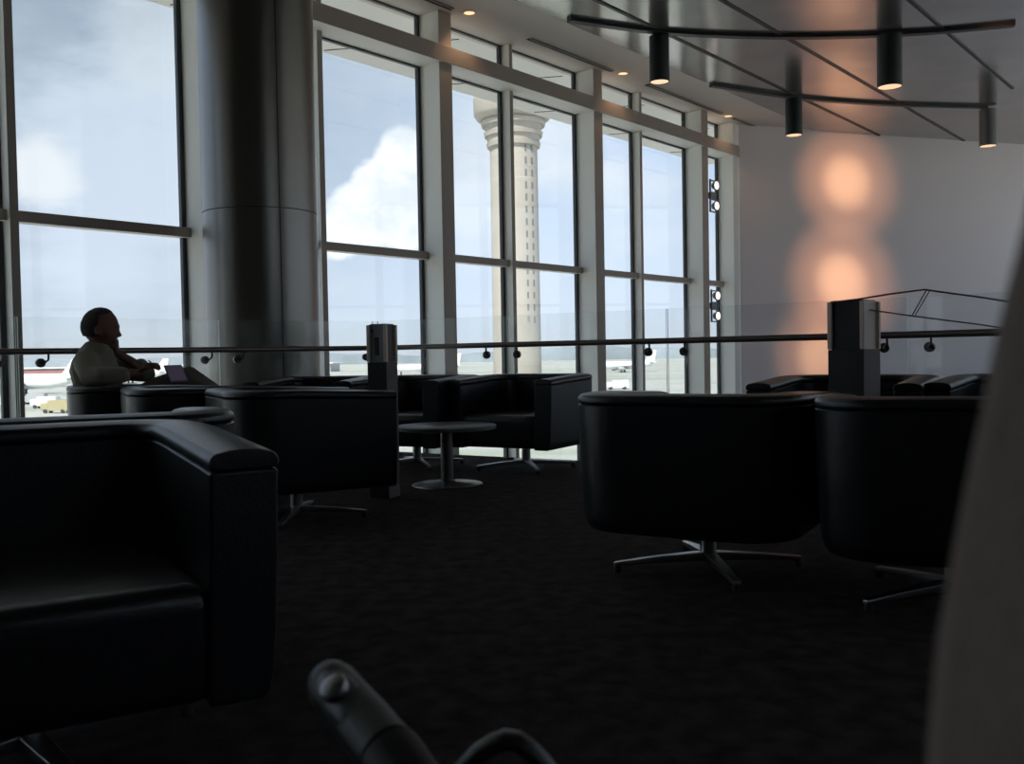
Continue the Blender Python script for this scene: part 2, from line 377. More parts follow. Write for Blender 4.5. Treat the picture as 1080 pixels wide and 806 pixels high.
# twin spot fixtures on the last post
wd = Vector((.951,.309,0))
def wallpt(px, py):
    d = ray(px,py); o = Vector((0,0,CH)); nn = Vector((-wd.y,wd.x,0)); k = (W0-o).dot(nn)/d.dot(nn); return o+d*k
P3 = P1+2*PER
for (zc, lab, targets) in ((3.41,'upper twin spotlight fixture on the last window post',[((893,193),1,.6),((893,205),1,.55)]),(1.56,'lower twin spotlight fixture on the last window post',[((890,302),1,.6),((838,395),1,.6)])):
    c = wp(P3+.30, D-.04, zc); root = thing('twin_spotlight', lab, 'spotlight', c, PI/2-ANG, 'twin spotlights on the last post')
    bm = nb()
    for (cc, s) in (((0,.06,-.01+.265),(.2,.03,.02)), ((0,.06,-.265),(.2,.03,.02)), ((-.1,.06,0),(.018,.03,.55)), ((.1,.06,0),(.018,.03,.55))): box(bm, cc, s)
    obj('frame', bm, cyl_g, root)
    bm = nb(); box(bm, (-.2,.08,0), (.22,.02,.10)); obj('bracket', bm, cyl_g, root)
    bm = nb(); box(bm, (0,.06,0), (.17,.02,.14)); obj('driver_box', bm, pil_blue, root)
    for s, (tp, e, sz) in zip((1,-1), targets):
        bm = nb(); lathe(bm, [(.055,-.06),(.075,0),(.075,.012),(.06,.012)], 24, cap=True)
        d = Vector((-.1,-1,0)).normalized(); bmesh.ops.transform(bm, matrix=Vector((0,0,1)).rotation_difference(d).to_matrix().to_4x4(), verts=bm.verts[:])
        h = obj('lamp_head', bm, cyl_g, root, smooth=True); h.location = (0,0,s*.17)
        bm = nb(); lathe(bm, [(.001,.02),(.045,.02),(.066,.012)], 24, cap=False)
        bmesh.ops.transform(bm, matrix=Vector((0,0,1)).rotation_difference(d).to_matrix().to_4x4(), verts=bm.verts[:])
        obj('lens', bm, spotlens, h, smooth=True)
        l = bpy.data.lights.new('spot_glow','SPOT'); l.energy = e; l.color = (1,.50,.26); l.spot_size = sz*2; l.spot_blend = 1; l.shadow_soft_size = .05
        lo = bpy.data.objects.new('lamp_glow', l); C.objects.link(lo)
        src = Vector(c) + (u*.10 - n*.24 + Vector((0,0,s*.17))); lo.parent = root; lo.location = Matrix.Rotation(-(PI/2-ANG),3,'Z') @ (src - Vector(c))
        lo.rotation_euler = (Matrix.Rotation(-(PI/2-ANG),3,'Z') @ (wallpt(*tp)-src)).to_track_quat('-Z','Y').to_euler()

# track spots washing the end wall (mounted on the ceiling above the frame)
for (lx, ly, tp, e, sz, lab) in ((5.9,8.1,(893,192),950,.13,'white track spotlight on the ceiling aimed at the upper wall glow'),(6.3,8.0,(888,298),1050,.135,'white track spotlight on the ceiling aimed at the glow above the pedestal'),(6.7,7.9,(864,376),850,.11,'white track spotlight on the ceiling aimed low behind the pedestal')):
    t = thing('track_spotlight', lab, 'spotlight', (lx,ly,CM-.002)); tg = wallpt(*tp); src = Vector((lx,ly,CM-.20)); d = (tg-src).normalized()
    bm = nb(); tube(bm, [(0,0,-.19),(0,0,0)], .012, 12); obj('stem', bm, soffit_m, t, smooth=True)
    q = d.to_track_quat('Z','Y').to_matrix().to_4x4()
    bm = nb(); lathe(bm, [(.035,-.10),(.05,-.08),(.05,.08),(.044,.08),(.04,.06)], 28); bmesh.ops.transform(bm, matrix=Matrix.Translation((0,0,-.198)) @ q, verts=bm.verts[:]); obj('lamp_head', bm, soffit_m, t, smooth=True)
    l = bpy.data.lights.new('spot_glow','SPOT'); l.energy = e; l.color = (1,.44,.22); l.spot_size = sz*2; l.spot_blend = 1; l.shadow_soft_size = .10
    lo = bpy.data.objects.new('lamp_glow', l); C.objects.link(lo); lo.parent = t; lo.location = Vector((0,0,-.198)) + d*.10; lo.rotation_euler = d.to_track_quat('-Z','Y').to_euler()
    l2 = l.copy(); l2.energy = e*1.5; l2.spot_size = sz*1.0; l2.color = (1,.56,.28); l2.shadow_soft_size = .13
    l3 = bpy.data.objects.new('lamp_core', l2); C.objects.link(l3); l3.parent = t; l3.location = lo.location; l3.rotation_euler = lo.rotation_euler

# ------------------------------------------------------------------ armchairs
CW, CD, TH, HT, HB = .82, .78, .125, .655, .173
def upath(inset=0, rad=.21, nseg=10):
    w = CW/2 - inset; y0 = -CD/2; y1 = CD/2 - inset; R = max(rad-inset, .02)   # chair faces -y
    pts = [(-w, y0 + (y1-R-y0)*k/5) for k in range(6)]
    pts += [(-w+R-R*math.cos(a), y1-R+R*math.sin(a)) for a in [PI/2*k/nseg for k in range(1,nseg+1)]]
    half = pts[:]
    half += [(0, y1)]
    return half + [(-x,y) for x,y in pts[::-1]]
def u_shell(bm, prof):       # prof: list of (across 0..1 from outer to inner, inset extra, z function)
    outer = upath(0); inner = upath(TH); rings = []
    N = len(outer)
    for i in range(N):
        o = Vector(outer[i]); q = Vector(inner[i]); front = max(0, (.1 - o.y)/(.1+CD/2)); ring = []
        for a, z in prof:
            v = o.lerp(q, a); zz = z - (.022*front if z > .4 else 0)
            taper = 1 - .05*max(0, (HT-zz)/(HT-HB))**2
            ring.append(bm.verts.new((v.x*taper, v.y*(taper if v.y>0 else 1), zz)))
        rings.append(ring)
    m = len(prof)
    for a, b in zip(rings, rings[1:]):
        for k in range(m): bm.faces.new((a[k],a[(k+1)%m],b[(k+1)%m],b[k]))
    for rg in (rings[0], rings[-1][::-1]): bm.faces.new(rg)
def make_chair():
    t = bpy.data.objects.new('tub_armchair', None); C.objects.link(t)
    bm = nb(); zt = HT-.034
    u_shell(bm, [(0.03,HB+.02),(0,HB+.05),(0,.3),(0,.45),(0,zt-.006),(.03,zt),(.97,zt),(1,zt-.006),(1,.3),(1,HB+.03),(.97,HB),(.12,HB)])
    obj('shell', bm, leather, t, bevel=.007, seg=2)
    bm = nb()
    u_shell(bm, [(.05,zt+.0005),(.0,zt+.003),(-.012,zt+.009),(-.008,HT-.014),(.07,HT-.003),(.3,HT+.003),(.5,HT+.004),(.7,HT+.003),(.93,HT-.003),(1.008,HT-.014),(1.012,zt+.009),(1.0,zt+.003),(.95,zt+.0005)])
    obj('top_band', bm, leather, t, bevel=.004, seg=2)
    iw = CW/2-TH
    bm = nb(); g = box(bm, (0,-.065, .286), (iw*2+.004, CD-TH-.01, .215))
    bmesh.ops.bevel(bm, geom=bm.edges[:], offset=.045, segments=5, affect='EDGES', profile=.6)
    for v in bm.verts:
        if v.co.z > .36: v.co.z += .018*max(0, 1-(v.co.x/iw)**2)
    obj('seat_cushion', bm, leather_seat, t, smooth=True, auto=0)
    bm = nb(); box(bm, (0,-.02,.20), (iw*2-.004, CD-TH-.12, .05)); obj('seat_base', bm, leather, t, bevel=.012)
    bm = nb(); lathe(bm, [(.03,.045),(.03,.15),(.09,.160),(.10,.172)], 28); obj('stem', bm, chrome, t, smooth=True)
    b = bpy.data.objects.new('star_base', None)
    for k in range(4):
        a = k*PI/2; cA, sA = math.cos(a), math.sin(a); bm = nb()
        rot = Matrix.Rotation(a,3,'Z'); L_ = .35
        vs = []
        for (x, w, z0, z1) in ((.02,.024,.035,.065),(.2,.018,.030,.052),(L_,.013,.022,.036)):
            vs.append([bm.verts.new(rot@Vector((x,sy*w,z))) for sy,z in ((-1,z0),(1,z0),(1,z1),(-1,z1))])
        for p_, q_ in zip(vs, vs[1:]):
            for j in range(4): bm.faces.new((p_[j],p_[(j+1)%4],q_[(j+1)%4],q_[j]))
        bm.faces.new(vs[0]); bm.faces.new(vs[-1][::-1])
        sp = obj('leg', bm, chrome, t, bevel=.004)
        bm = nb(); lathe(bm, [(.012,0),(.014,.004),(.012,.026)], 12, c=(cA*(L_-.012), sA*(L_-.012), 0)); obj('foot_glide', bm, gasket, sp, smooth=True)
    bpy.data.objects.remove(b)
    return t
proto = make_chair()
chairs = [  # X, depth, facing (fx, fy), base angle, label
 (.71, 3.50, (.50,.87), 4, 'black tub armchair, back to us, right of centre, whole steel star foot in view'),
 (1.39, 3.01, (.35,.94), 20, 'black leather tub armchair with its back to us, beside the blurred grey wing at right'),
 (-.985, 1.90, (.5,-.86), 45, 'nearest black leather tub armchair, at the left edge, its seat facing us'),
 (-1.28, 2.84, (-.42,.91), 10, 'black leather tub armchair behind the nearest one at left, only an arm top showing'),
 (-1.09, 4.78, (.88,.47), 0, 'black leather tub armchair seen side on beside the left power pedestal'),
 (-1.76, 5.36, (.90,.44), 0, 'black leather tub armchair between the seated man and the side-on armchair'),
 (-2.35, 5.98, (.90,.44), 0, 'black leather tub armchair the man is sitting in'),
 (.09, 6.68, (-.50,-.87), 12, 'black leather tub armchair behind the round table, below the control tower, its feet visible'),
 (-.70, 6.95, (-.42,-.90), 20, 'black leather tub armchair directly behind the left power pedestal'),
 (-1.45, 7.16, (-.2,-.98), 20, 'farthest black leather tub armchair, under the handrail by the metal column'),
 (1.72, 4.90, (-.52,-.85), 20, 'black leather tub armchair behind the right power pedestal, facing us'),
 (2.46, 4.50, (-.60,-.80), 20, 'black leather tub armchair farthest right, mostly hidden by the blurred grey wing'),
]
first = True
for (x, y, f, ba, lab) in chairs:
    c = proto if first else copytree(proto); first = False
    c.location = (x,y,.0); rz = math.atan2(f[0], -f[1]); c.rotation_euler = (0,0,rz)
    for ch in c.children:
        if ch.name.startswith('leg'): ch.rotation_euler = (0,0,math.radians(ba)-rz)
    tag(c, lab, 'armchair', 'black leather swivel tub armchairs on the balcony')

# ------------------------------------------------------------------ round table
t = thing('round_table', 'low round pedestal table with a grey top between the armchairs', 'table', (-.41,5.90,0))
bm = nb(); lathe(bm, [(.0,.345),(.300,.345),(.308,.35),(.308,.368),(.302,.373),(.0,.373)], 64, cap=False); obj('tabletop', bm, table_top_m, t, smooth=True)
bm = nb(); lathe(bm, [(.04,.012),(.038,.33),(.1,.337),(.1,.3449)], 32); obj('stem', bm, table_m, t, smooth=True)
bm = nb(); lathe(bm, [(.0,0),(.215,0),(.22,.004),(.215,.010),(.06,.022),(.04,.03),(.0,.03)], 64, cap=False); obj('base_plate', bm, table_m, t, smooth=True)

# ------------------------------------------------------------------ power pedestals
def pedestal(x, y, w, h, yaw, label, core_m, side_m, low_front, slot=True):
    t = thing('power_pedestal', label, 'power pedestal', (x,y,0), yaw, 'square power pedestals between the armchairs')
    hs = h - .215; hw = w/2
    bm = nb(); box(bm, (0,0,hs/2), (w,w,hs)); bm.normal_update()
    for f in bm.faces:
        f.material_index = 1 if f.normal.x > .5 else 0
    obj('lower_body', bm, [low_front, side_m], t, bevel=.003)
    bm = nb(); box(bm, (0,0,hs+.1065), (w-.022,w-.022,.213)); bm.normal_update()
    for f in bm.faces: f.material_index = 1 if f.normal.x > .5 else 0
    obj('socket_head', bm, [core_m, pil_strip if core_m is pil_dark else pil_brown], t)
    for sx in (-1,1):
        for sy in (-1,1):
            bm = nb(); box(bm, (sx*(hw-.008), sy*(hw-.008), hs+.1055), (.020,.020,.209)); obj('corner_strip', bm, pil_strip, t, bevel=.003)
    bm = nb(); box(bm, (0,0,h-.004), (w-.03,w-.03,.012)); obj('cap', bm, pil_dark if core_m is pil_dark else pil_blue, t, bevel=.003)
    if slot:
        bm = nb(); box(bm, (-.005,-hw+.011,hs+.09), (.028,.008,.10)); obj('socket', bm, pil_dark, t, bevel=.01)
        bm = nb(); box(bm, (-.03,-hw+.011,hs+.175), (.014,.006,.014)); obj('indicator', bm, pil_dark, t)
    return t
pedestal(-.735, 5.45, .125, .985, math.radians(-30+7), 'grey power pedestal with socket slot, left of the round table', pil_blue, pil_brown, pil_dark)
pr = pedestal(1.52, 4.25, .165, 1.01, math.radians(-26-19), 'black power pedestal with pale corner strips in front of the glowing wall', pil_dark, pil_brown, pil_dark, False)
# thin wire frame lying over the right pedestal
z = 1.015
A = Vector((1.47,4.17,1.011)); tri = nb()
def PY(x,y,Y=4.2): return at_y(x,y,Y)
tube(tri, [PY(876,319), PY(903,316), PY(940,310), PY(975,305.5), PY(1000,309), PY(1030,313), PY(1075,320)], .0045, 6)
tube(tri, [PY(903,325), PY(960,333), PY(1030,342), PY(1078,349)], .0035, 6)
tube(tri, [PY(977,306), PY(962,333)], .003, 6); tube(tri, [PY(981,306), PY(965,333)], .0025, 6)
tag(obj('wire_frame', tri, wire_m, smooth=True), 'thin bent wire frame reaching right from the top of the black power pedestal', 'wire frame')

# ------------------------------------------------------------------ seated man
def skin_mesh(verts, edges, radii, root=0, sub=2):
    me = bpy.data.meshes.new('tmp'); me.from_pydata([Vector(v) for v in verts], edges, []); me.update()
    o = bpy.data.objects.new('tmp', me); C.objects.link(o)
    bpy.context.view_layer.objects.active = o
    md = o.modifiers.new('skin','SKIN'); md.use_smooth_shade = True
    lay = me.skin_vertices[0] if me.skin_vertices else None
    if lay is None:
        me.attributes.new  # layer is created by the modifier op below
    for i, rr in enumerate(radii):
        me.skin_vertices[0].data[i].radius = rr if isinstance(rr, tuple) else (rr, rr)
        me.skin_vertices[0].data[i].use_root = (i == root)
    o.modifiers.new('sub','SUBSURF').levels = sub; o.modifiers[-1].render_levels = sub
    dg = bpy.context.evaluated_depsgraph_get(); ev = o.evaluated_get(dg); nm = bpy.data.meshes.new_from_object(ev)
    bpy.data.objects.remove(o); return nm
def skin_mesh_safe(verts, edges, radii, root=0, sub=2):
    try: return skin_mesh(verts, edges, radii, root, sub)
    except Exception:
        # tapered tubes and balls, fused by the remesh that follows
        bm = nb()
        for a, b in edges:
            ra = radii[a] if not isinstance(radii[a], tuple) else sum(radii[a])/2; rb = radii[b] if not isinstance(radii[b], tuple) else sum(radii[b])/2
            tube(bm, [verts[a], verts[b]], [ra, rb], 16)
        for v, rr in zip(verts, radii):
            s = rr if not isinstance(rr, tuple) else sum(rr)/2
            bmesh.ops.create_uvsphere(bm, u_segments=16, v_segments=10, radius=s, matrix=Matrix.Translation(Vector(v)))
        me = bpy.data.meshes.new('t'); bm.to_mesh(me); bm.free(); return me
def fused(name, meshes, m, parent, vox=.009, smooth=3):
    bm = nb()
    for me in meshes: bm.from_mesh(me)
    o = obj(name, bm, m, parent, smooth=True, auto=0)
    rm = o.modifiers.new('remesh','REMESH'); rm.mode = 'VOXEL'; rm.voxel_size = vox; rm.use_smooth_shade = True
    s = o.modifiers.new('smooth','SMOOTH'); s.factor = .5; s.iterations = smooth
    return o
man = thing('person', 'man in a khaki shirt sitting in profile with chin on hand, holding a stylus', 'person', (-2.42,5.72,0))
ml = Vector(man.location)
def capsule_mesh(chains, extra=None):
    bm = nb()
    for ch in chains:
        pts = [Vector(q[:3])-ml for q in ch]; rad = [q[3] for q in ch]
        # resample with smooth interpolation
        P = []; R_ = []
        for i in range(len(pts)-1):
            for k in range(6):
                s = k/6; P.append(pts[i].lerp(pts[i+1], s)); R_.append(rad[i]*(1-s)+rad[i+1]*s)
        P.append(pts[-1]); R_.append(rad[-1])
        for q, rr in zip(P, R_): bmesh.ops.create_icosphere(bm, subdivisions=2, radius=rr, matrix=Matrix.Translation(q))
    if extra: extra(bm)
    me = bpy.data.meshes.new('t'); bm.to_mesh(me); bm.free(); return me
HC = Vector((-2.45,5.72,1.005)) - ml
def head(bm):
    g = bmesh.ops.create_uvsphere(bm, u_segments=40, v_segments=28, radius=1)
    for v in g['verts']:
        c = v.co.copy(); x, y, zz = c
        sx = .108 if x > 0 else .112
        if zz < 0:
            sx *= 1 - .22*(-zz)**1.5; yy = .080*(1-.30*(-zz)**1.5)
        else: yy = .083
        v.co = Vector((x*sx + (.018*(-zz) if zz<0 else 0), y*yy, zz*(.125 if zz>0 else .122)))
    bmesh.ops.transform(bm, matrix=Matrix.Translation(HC) @ Matrix.Rotation(.22,4,'Z') @ Matrix.Rotation(.12,4,'Y'), verts=g['verts'])
    T = Matrix.Translation(HC) @ Matrix.Rotation(.22,4,'Z') @ Matrix.Rotation(.12,4,'Y')
    def ball(c, s):
        g = bmesh.ops.create_icosphere(bm, subdivisions=2, radius=1, matrix=T @ Matrix.Translation(c) @ Matrix.Diagonal((*s,1)))
    ball((.108,0,-.030),(.022,.015,.017)); ball((.103,0,-.008),(.014,.010,.026)); ball((.094,0,.022),(.018,.055,.012))   # nose, brow
    ball((.088,0,-.068),(.018,.026,.009)); ball((.086,0,-.080),(.017,.024,.008)); ball((.078,0,-.104),(.026,.030,.020))   # lips, chin
    for s in (-1,1):
        ball((.002,s*.083,-.012),(.021,.008,.032)); ball((.010,s*.083,-.036),(.010,.007,.012)); ball((.05,s*.05,-.03),(.03,.02,.03))
def hand(c, d, side, curl=.6):
    """chains for a half curled hand; c wrist, d pointing direction, side = axis across the knuckles"""
    d = Vector(d).normalized(); sd = Vector(side).normalized(); up = d.cross(sd).normalized(); c = Vector(c); out = []
    for k, L_ in zip((-1.5,-.5,.5,1.5), (.9,1.0,.95,.78)):
        b = c + d*.075 + sd*k*.019; a = 0; pth = [tuple(c + sd*k*.010)+(.014,), tuple(b)+(.0115,)]; q = b
        for seg in (.040,.026,.020):
            a += curl; dd = d*math.cos(a) - up*math.sin(a); q = q + dd*seg*L_; pth.append(tuple(q)+(.0088,))
        out.append(pth)
    q = c + d*.025 - sd*.03
    out.append([tuple(c + d*.01 - sd*.012)+(.015,), tuple(q+d*.012)+(.012,), tuple(q + d*.04 - up*.022)+(.0105,), tuple(q + d*.058 - up*.040 + sd*.012)+(.009,)])
    return out
body_ch = [
 [(-2.42,5.72,.46,.13),(-2.46,5.72,.60,.125),(-2.49,5.72,.74,.125),(-2.475,5.72,.83,.09),(-2.465,5.72,.89,.058),(-2.45,5.72,.95,.055)],
 [(-2.48,5.60,.79,.065),(-2.42,5.50,.70,.045),(-2.33,5.46,.715,.042),(-2.22,5.52,.72,.034),(-2.15,5.56,.725,.026)],
 [(-2.46,5.86,.79,.065),(-2.36,5.93,.73,.045),(-2.24,5.90,.71,.040),(-2.30,5.82,.79,.033),(-2.37,5.76,.85,.026)],
 [(-2.40,5.64,.46,.095),(-2.15,5.76,.49,.075),(-1.96,5.86,.50,.058),(-1.94,5.90,.30,.050),(-1.93,5.92,.11,.036)],
 [(-2.38,5.80,.47,.095),(-2.16,5.87,.60,.075),(-1.98,5.92,.68,.056),(-1.84,6.00,.56,.048),(-1.70,6.08,.40,.036)],
 ] + hand((-2.15,5.56,.725), (.55,.1,.55), (.1,1,.0), .75) + hand((-2.37,5.76,.85), (.05,-.12,1), (.2,-1,0), .55)
fused('body', [capsule_mesh(body_ch, head)], skin, man, .0075, 3)
sh_ch = [
 [(-2.43,5.72,.46,.148),(-2.46,5.72,.60,.145),(-2.495,5.72,.74,.145),(-2.48,5.72,.82,.115),(-2.47,5.72,.862,.08)],
 [(-2.49,5.62,.79,.085),(-2.42,5.49,.71,.062),(-2.33,5.455,.713,.060),(-2.235,5.51,.717,.05)],
 [(-2.47,5.84,.79,.085),(-2.36,5.94,.73,.062),(-2.24,5.90,.715,.055),(-2.262,5.865,.77,.046)],
 ]
def collar(bm):
    q = Vector((-2.468,5.72,.885))-ml
    g = bmesh.ops.create_cone(bm, segments=28, radius1=.088, radius2=.074, depth=.05, cap_ends=True, matrix=Matrix.Translation(q) @ Matrix.Rotation(.2,4,'Y'))
fused('shirt', [capsule_mesh(sh_ch, collar)], shirt_m, man, .009, 2)
tr_ch = [
 [(-2.42,5.72,.45,.145),(-2.40,5.72,.44,.14)],
 [(-2.40,5.64,.46,.105),(-2.15,5.76,.49,.088),(-1.96,5.86,.50,.072),(-1.94,5.90,.30,.066),(-1.93,5.92,.13,.06)],
 [(-2.38,5.80,.47,.105),(-2.16,5.87,.61,.088),(-1.98,5.92,.69,.070),(-1.84,6.00,.57,.068),(-1.72,6.07,.43,.06)],
 ]
fused('trousers', [capsule_mesh(tr_ch)], trous_m, man, .010, 2)
for ch in ([(-1.94,5.90,.05,.045),(-1.86,5.95,.045,.042),(-1.78,5.99,.04,.036)], [(-1.69,6.09,.36,.045),(-1.63,6.13,.36,.042),(-1.56,6.17,.38,.034)]):
    fused('shoe', [capsule_mesh([ch])], shoe_m, man, .01, 2)
bm = nb(); g = bmesh.ops.create_uvsphere(bm, u_segments=48, v_segments=32, radius=1)
dl = []
for v in g['verts']:
    x,y,zz = v.co
    if zz < -.55 or (x > .05 and zz < .55 + .5*(x-.05)) or (x > -.1 and zz < -.05): dl.append(v)
    sx = .108 if x > 0 else .112
    nn_ = noise.noise(v.co*9)*.003
    f = (1 - .22*(-zz)**1.5) if zz < 0 else 1
    v.co = Vector((x*(sx+.003+nn_)*f, y*(.083+.003+nn_)*f, zz*(.125+.003+nn_)))
bmesh.ops.delete(bm, geom=dl, context='VERTS')
bmesh.ops.transform(bm, matrix=Matrix.Translation(HC) @ Matrix.Rotation(.22,4,'Z') @ Matrix.Rotation(.12,4,'Y'), verts=bm.verts[:])
hr = obj('hair', bm, hair_m, man, smooth=True, auto=0); sol = hr.modifiers.new('s','SOLIDIFY'); sol.thickness = .010; sol.offset = -1
bm = nb(); tube(bm, [(-2.075,5.60,.765),(-2.105,5.58,.80)], .004, 8); tube(bm, [(-2.065,5.605,.745),(-2.075,5.60,.765)], [.001,.004], 8)
sty = obj('stylus', bm, gasket, smooth=True); tag(sty, 'short dark stylus held upright in the seated man\'s hand', 'stylus')
tb = thing('tablet', 'tablet in a purple cover propped against the seated man\'s knee', 'tablet', (-2.02,5.80,.715), 0)
tb.rotation_euler = (math.radians(62), 0, math.radians(60))
bm = nb(); box(bm, (0,0,0), (.14,.12,.009)); obj('cover', bm, tab_m, tb, bevel=.004)
bm = nb(); box(bm, (0,0,.0048), (.122,.10,.001)); obj('screen', bm, tab_s, tb)

for o_ in (man, sty, tb): o_.location += Vector((-.085,.20,.004))
# ------------------------------------------------------------------ near right: high wing of the seat we sit in
wc = thing('wing_chair', 'blurred taupe fabric wing of a high-backed chair filling the right edge', 'chair', (.1,-.35,0))
edge = [(1078,-60),(1072,0),(1062,80),(1050,160),(1035,240),(1022,300),(1010,360),(1001,420),(992,470),(984,520),(974,590),(965,650),(959,730),(955,806),(950,900)]
bm = nb(); rings = []
Y0 = .25
prof = []
for i, (px, py) in enumerate(edge):
    e = at_y(px-6-22*max(0,min(1,(py-100)/600)), py, Y0); ring = []
    # section of the wing: rounded front edge, thick, running back past the camera
    th = .07
    sec = [(.0,0)]
    for k in range(7):
        a = PI*k/6; sec.append((th/2 - th/2*math.cos(a), th/2*math.sin(a)))
    sec = [(.045,-.62),(.02,-.30),(.006,-.10)] + sec[1:] + [(th+.006,-.10),(th+.02,-.30),(th+.045,-.62)]
    for dx, dy in sec: ring.append(bm.verts.new((e.x+dx-.1, e.y-.035+dy+.35, e.z)))
    rings.append(ring)
# continue down to seat height and up to the head
def extra(ring, dz, dx): return [bm.verts.new(v.co + Vector((dx,0,dz))) for v in ring]
rings.insert(0, extra(rings[0], .10, .012)); rings.append(extra(rings[-1], -.12, .0)); rings.append(extra(rings[-1], -.14, .0))
for a, b in zip(rings, rings[1:]):
    for k in range(len(a)): bm.faces.new((a[k],a[(k+1)%len(a)],b[(k+1)%len(a)],b[k]))
bm.faces.new(rings[0]); bm.faces.new(rings[-1][::-1])
obj('wing', bm, fabric, wc, smooth=True, auto=50)
bm = nb(); box(bm, (-.12,-.02,.40), (.60,.56,.14)); obj('seat', bm, fabric, wc, bevel=.04, seg=4)
bm = nb(); box(bm, (-.12,-.30,.72), (.66,.09,.78)); obj('backrest', bm, fabric, wc, bevel=.04, seg=4)
for sx in (-.38,.14):
    for sy in (-.26,.2):
        bm = nb(); tube(bm, [(sx,sy,0),(sx,sy,.34)], [.014,.02], 12); obj('leg', bm, chrome, wc, smooth=True)

# ------------------------------------------------------------------ near bottom: pushchair handle
def PB(x,y,Y): return at_y(x,y,Y)
st = thing('pushchair', 'black pushchair grip with a round silver button at the bottom edge, folded strap beside it', 'pushchair', (0,.62,0))
sl = Vector(st.location)
a = PB(350,722,.78); b = PB(385,765,.73); c = PB(434,836,.67); dirv = (c-a).normalized()
bm = nb(); R = .0215
a0 = a - dirv*.004
tube(bm, [a0-dirv*.012-sl, a0-dirv*.006-sl, a0+dirv*.006-sl, a0+dirv*.02-sl, b-sl, PB(410,795,.695)-sl], [R*.45,R*.8,R*.97,R,R*1.05,R*1.05], 32); obj('grip', bm, rubber, st, smooth=True)
bm = nb(); e1 = PB(412,798,.693); tube(bm, [e1-sl, e1+dirv*.008-sl, c+dirv*.03-sl], [R*1.12,R*1.12,R*1.12], 32); obj('grip_collar', bm, rubber, st, smooth=True)
# raised plate and button facing the camera
bc = PB(377,738,.755); nrm = (Vector((0,0,CH))-bc); nrm = (nrm - dirv*nrm.dot(dirv)).normalized(); sdv = dirv.cross(nrm)
axisp = a + dirv*((bc-a).dot(dirv))
Mx = Matrix((dirv, sdv, nrm)).transposed().to_4x4()
bm = nb(); rings = []
for rr, hz in ((1,-.006),(1,.003),(.95,.0042),(.5,.0046),(.05,.0048)):
    rings.append([bm.verts.new((.032*rr*math.cos(2*PI*k/40)+.006, .0165*rr*math.sin(2*PI*k/40), hz - (R-math.sqrt(R*R-(.0165*rr*math.sin(2*PI*k/40))**2)))) for k in range(40)])
for p_, q_ in zip(rings, rings[1:]):
    for k in range(40): bm.faces.new((p_[k],p_[(k+1)%40],q_[(k+1)%40],q_[k]))
bm.faces.new(rings[-1])
bmesh.ops.transform(bm, matrix=Matrix.Translation(axisp+nrm*(R*.97)-sl) @ Mx, verts=bm.verts[:]); obj('button_plate', bm, mat('handle_plate', (.035,.035,.04), .35), st, smooth=True)
bm = nb(); lathe(bm, [(.0115,0),(.0115,.005),(.0105,.007),(.006,.0088),(.0005,.0094)], 32)
bmesh.ops.transform(bm, matrix=Matrix.Translation(axisp+nrm*(R*.97+.003)-sl) @ Mx, verts=bm.verts[:]); obj('button', bm, button_m, st, smooth=True)['label'] = 'round silver button'
# folded hood edge and strap
bm = nb(); tube(bm, [PB(x_,y_,.74)-sl for x_,y_ in ((478,826),(492,808),(506,794),(520,785),(534,780),(546,782),(558,790),(572,804),(590,828))], .0095, 16, flat=(1.3,.8)); obj('folded_strap', bm, leather, st, smooth=True)
# frame, crossbar and wheels below the picture
zz = c.z
for sx in (-.05,.34):
    bm = nb(); tube(bm, [(c.x-sl.x if sx<0 else .36, c.y-sl.y, zz-.01),(sx, .05, .34),(sx,.14,.10)], .011, 12); obj('frame_tube', bm, cyl_m, st, smooth=True)
    for yy in (-.16,.15):
        bm = nb(); lathe(bm, [(.03,-.012),(.055,-.014),(.07,-.008),(.07,.008),(.055,.014),(.03,.012)], 24)
        bmesh.ops.transform(bm, matrix=Matrix.Translation((sx,yy,.0705)) @ Matrix.Rotation(PI/2,4,'Y'), verts=bm.verts[:]); obj('wheel', bm, rubber, st, smooth=True)
bm = nb(); tube(bm, [(-.05,.15,.0705),(.34,.15,.0705)], .006, 8); tube(bm, [(-.05,-.16,.0705),(.34,-.16,.0705)], .006, 8); tube(bm, [(-.05,.15,.0705),(-.05,-.16,.0705)], .006, 8); tube(bm, [(.34,.15,.0705),(.34,-.16,.0705)], .006, 8)
obj('axle', bm, cyl_m, st, smooth=True)
bm = nb(); box(bm, (.145,.03,.26), (.37,.24,.02)); obj('fabric_seat', bm, rubber, st, bevel=.008)

# ------------------------------------------------------------------ outside
GZ = -10
bm = nb(); bmesh.ops.create_grid(bm, x_segments=2, y_segments=2, size=6000); 
for v in bm.verts: v.co.z = GZ
gm = bpy.data.materials.new('airfield'); gm.use_nodes = True; nt = gm.node_tree; b = nt.nodes['Principled BSDF']; b.inputs['Roughness'].default_value = .95
tc = nt.nodes.new('ShaderNodeTexCoord'); ln = nt.nodes.new('ShaderNodeSeparateXYZ'); nt.links.new(tc.outputs['Object'], ln.inputs[0])
no = nt.nodes.new('ShaderNodeTexNoise'); no.inputs['Scale'].default_value = .012; no.inputs['Detail'].default_value = 8
mp = nt.nodes.new('ShaderNodeMapping'); mp.inputs['Scale'].default_value = (1,3,1); nt.links.new(tc.outputs['Object'], mp.inputs[0]); nt.links.new(mp.outputs[0], no.inputs['Vector'])
cr_ = nt.nodes.new('ShaderNodeValToRGB'); nt.links.new(no.outputs[0], cr_.inputs[0])
els = cr_.color_ramp.elements; els[0].position = .40; els[0].color = (.42,.41,.37,1); els[1].position = .6; els[1].color = (.30,.33,.26,1)
e_ = els.new(.5); e_.color = (.40,.40,.38,1)
nt.links.new(cr_.outputs[0], b.inputs['Base Color'])
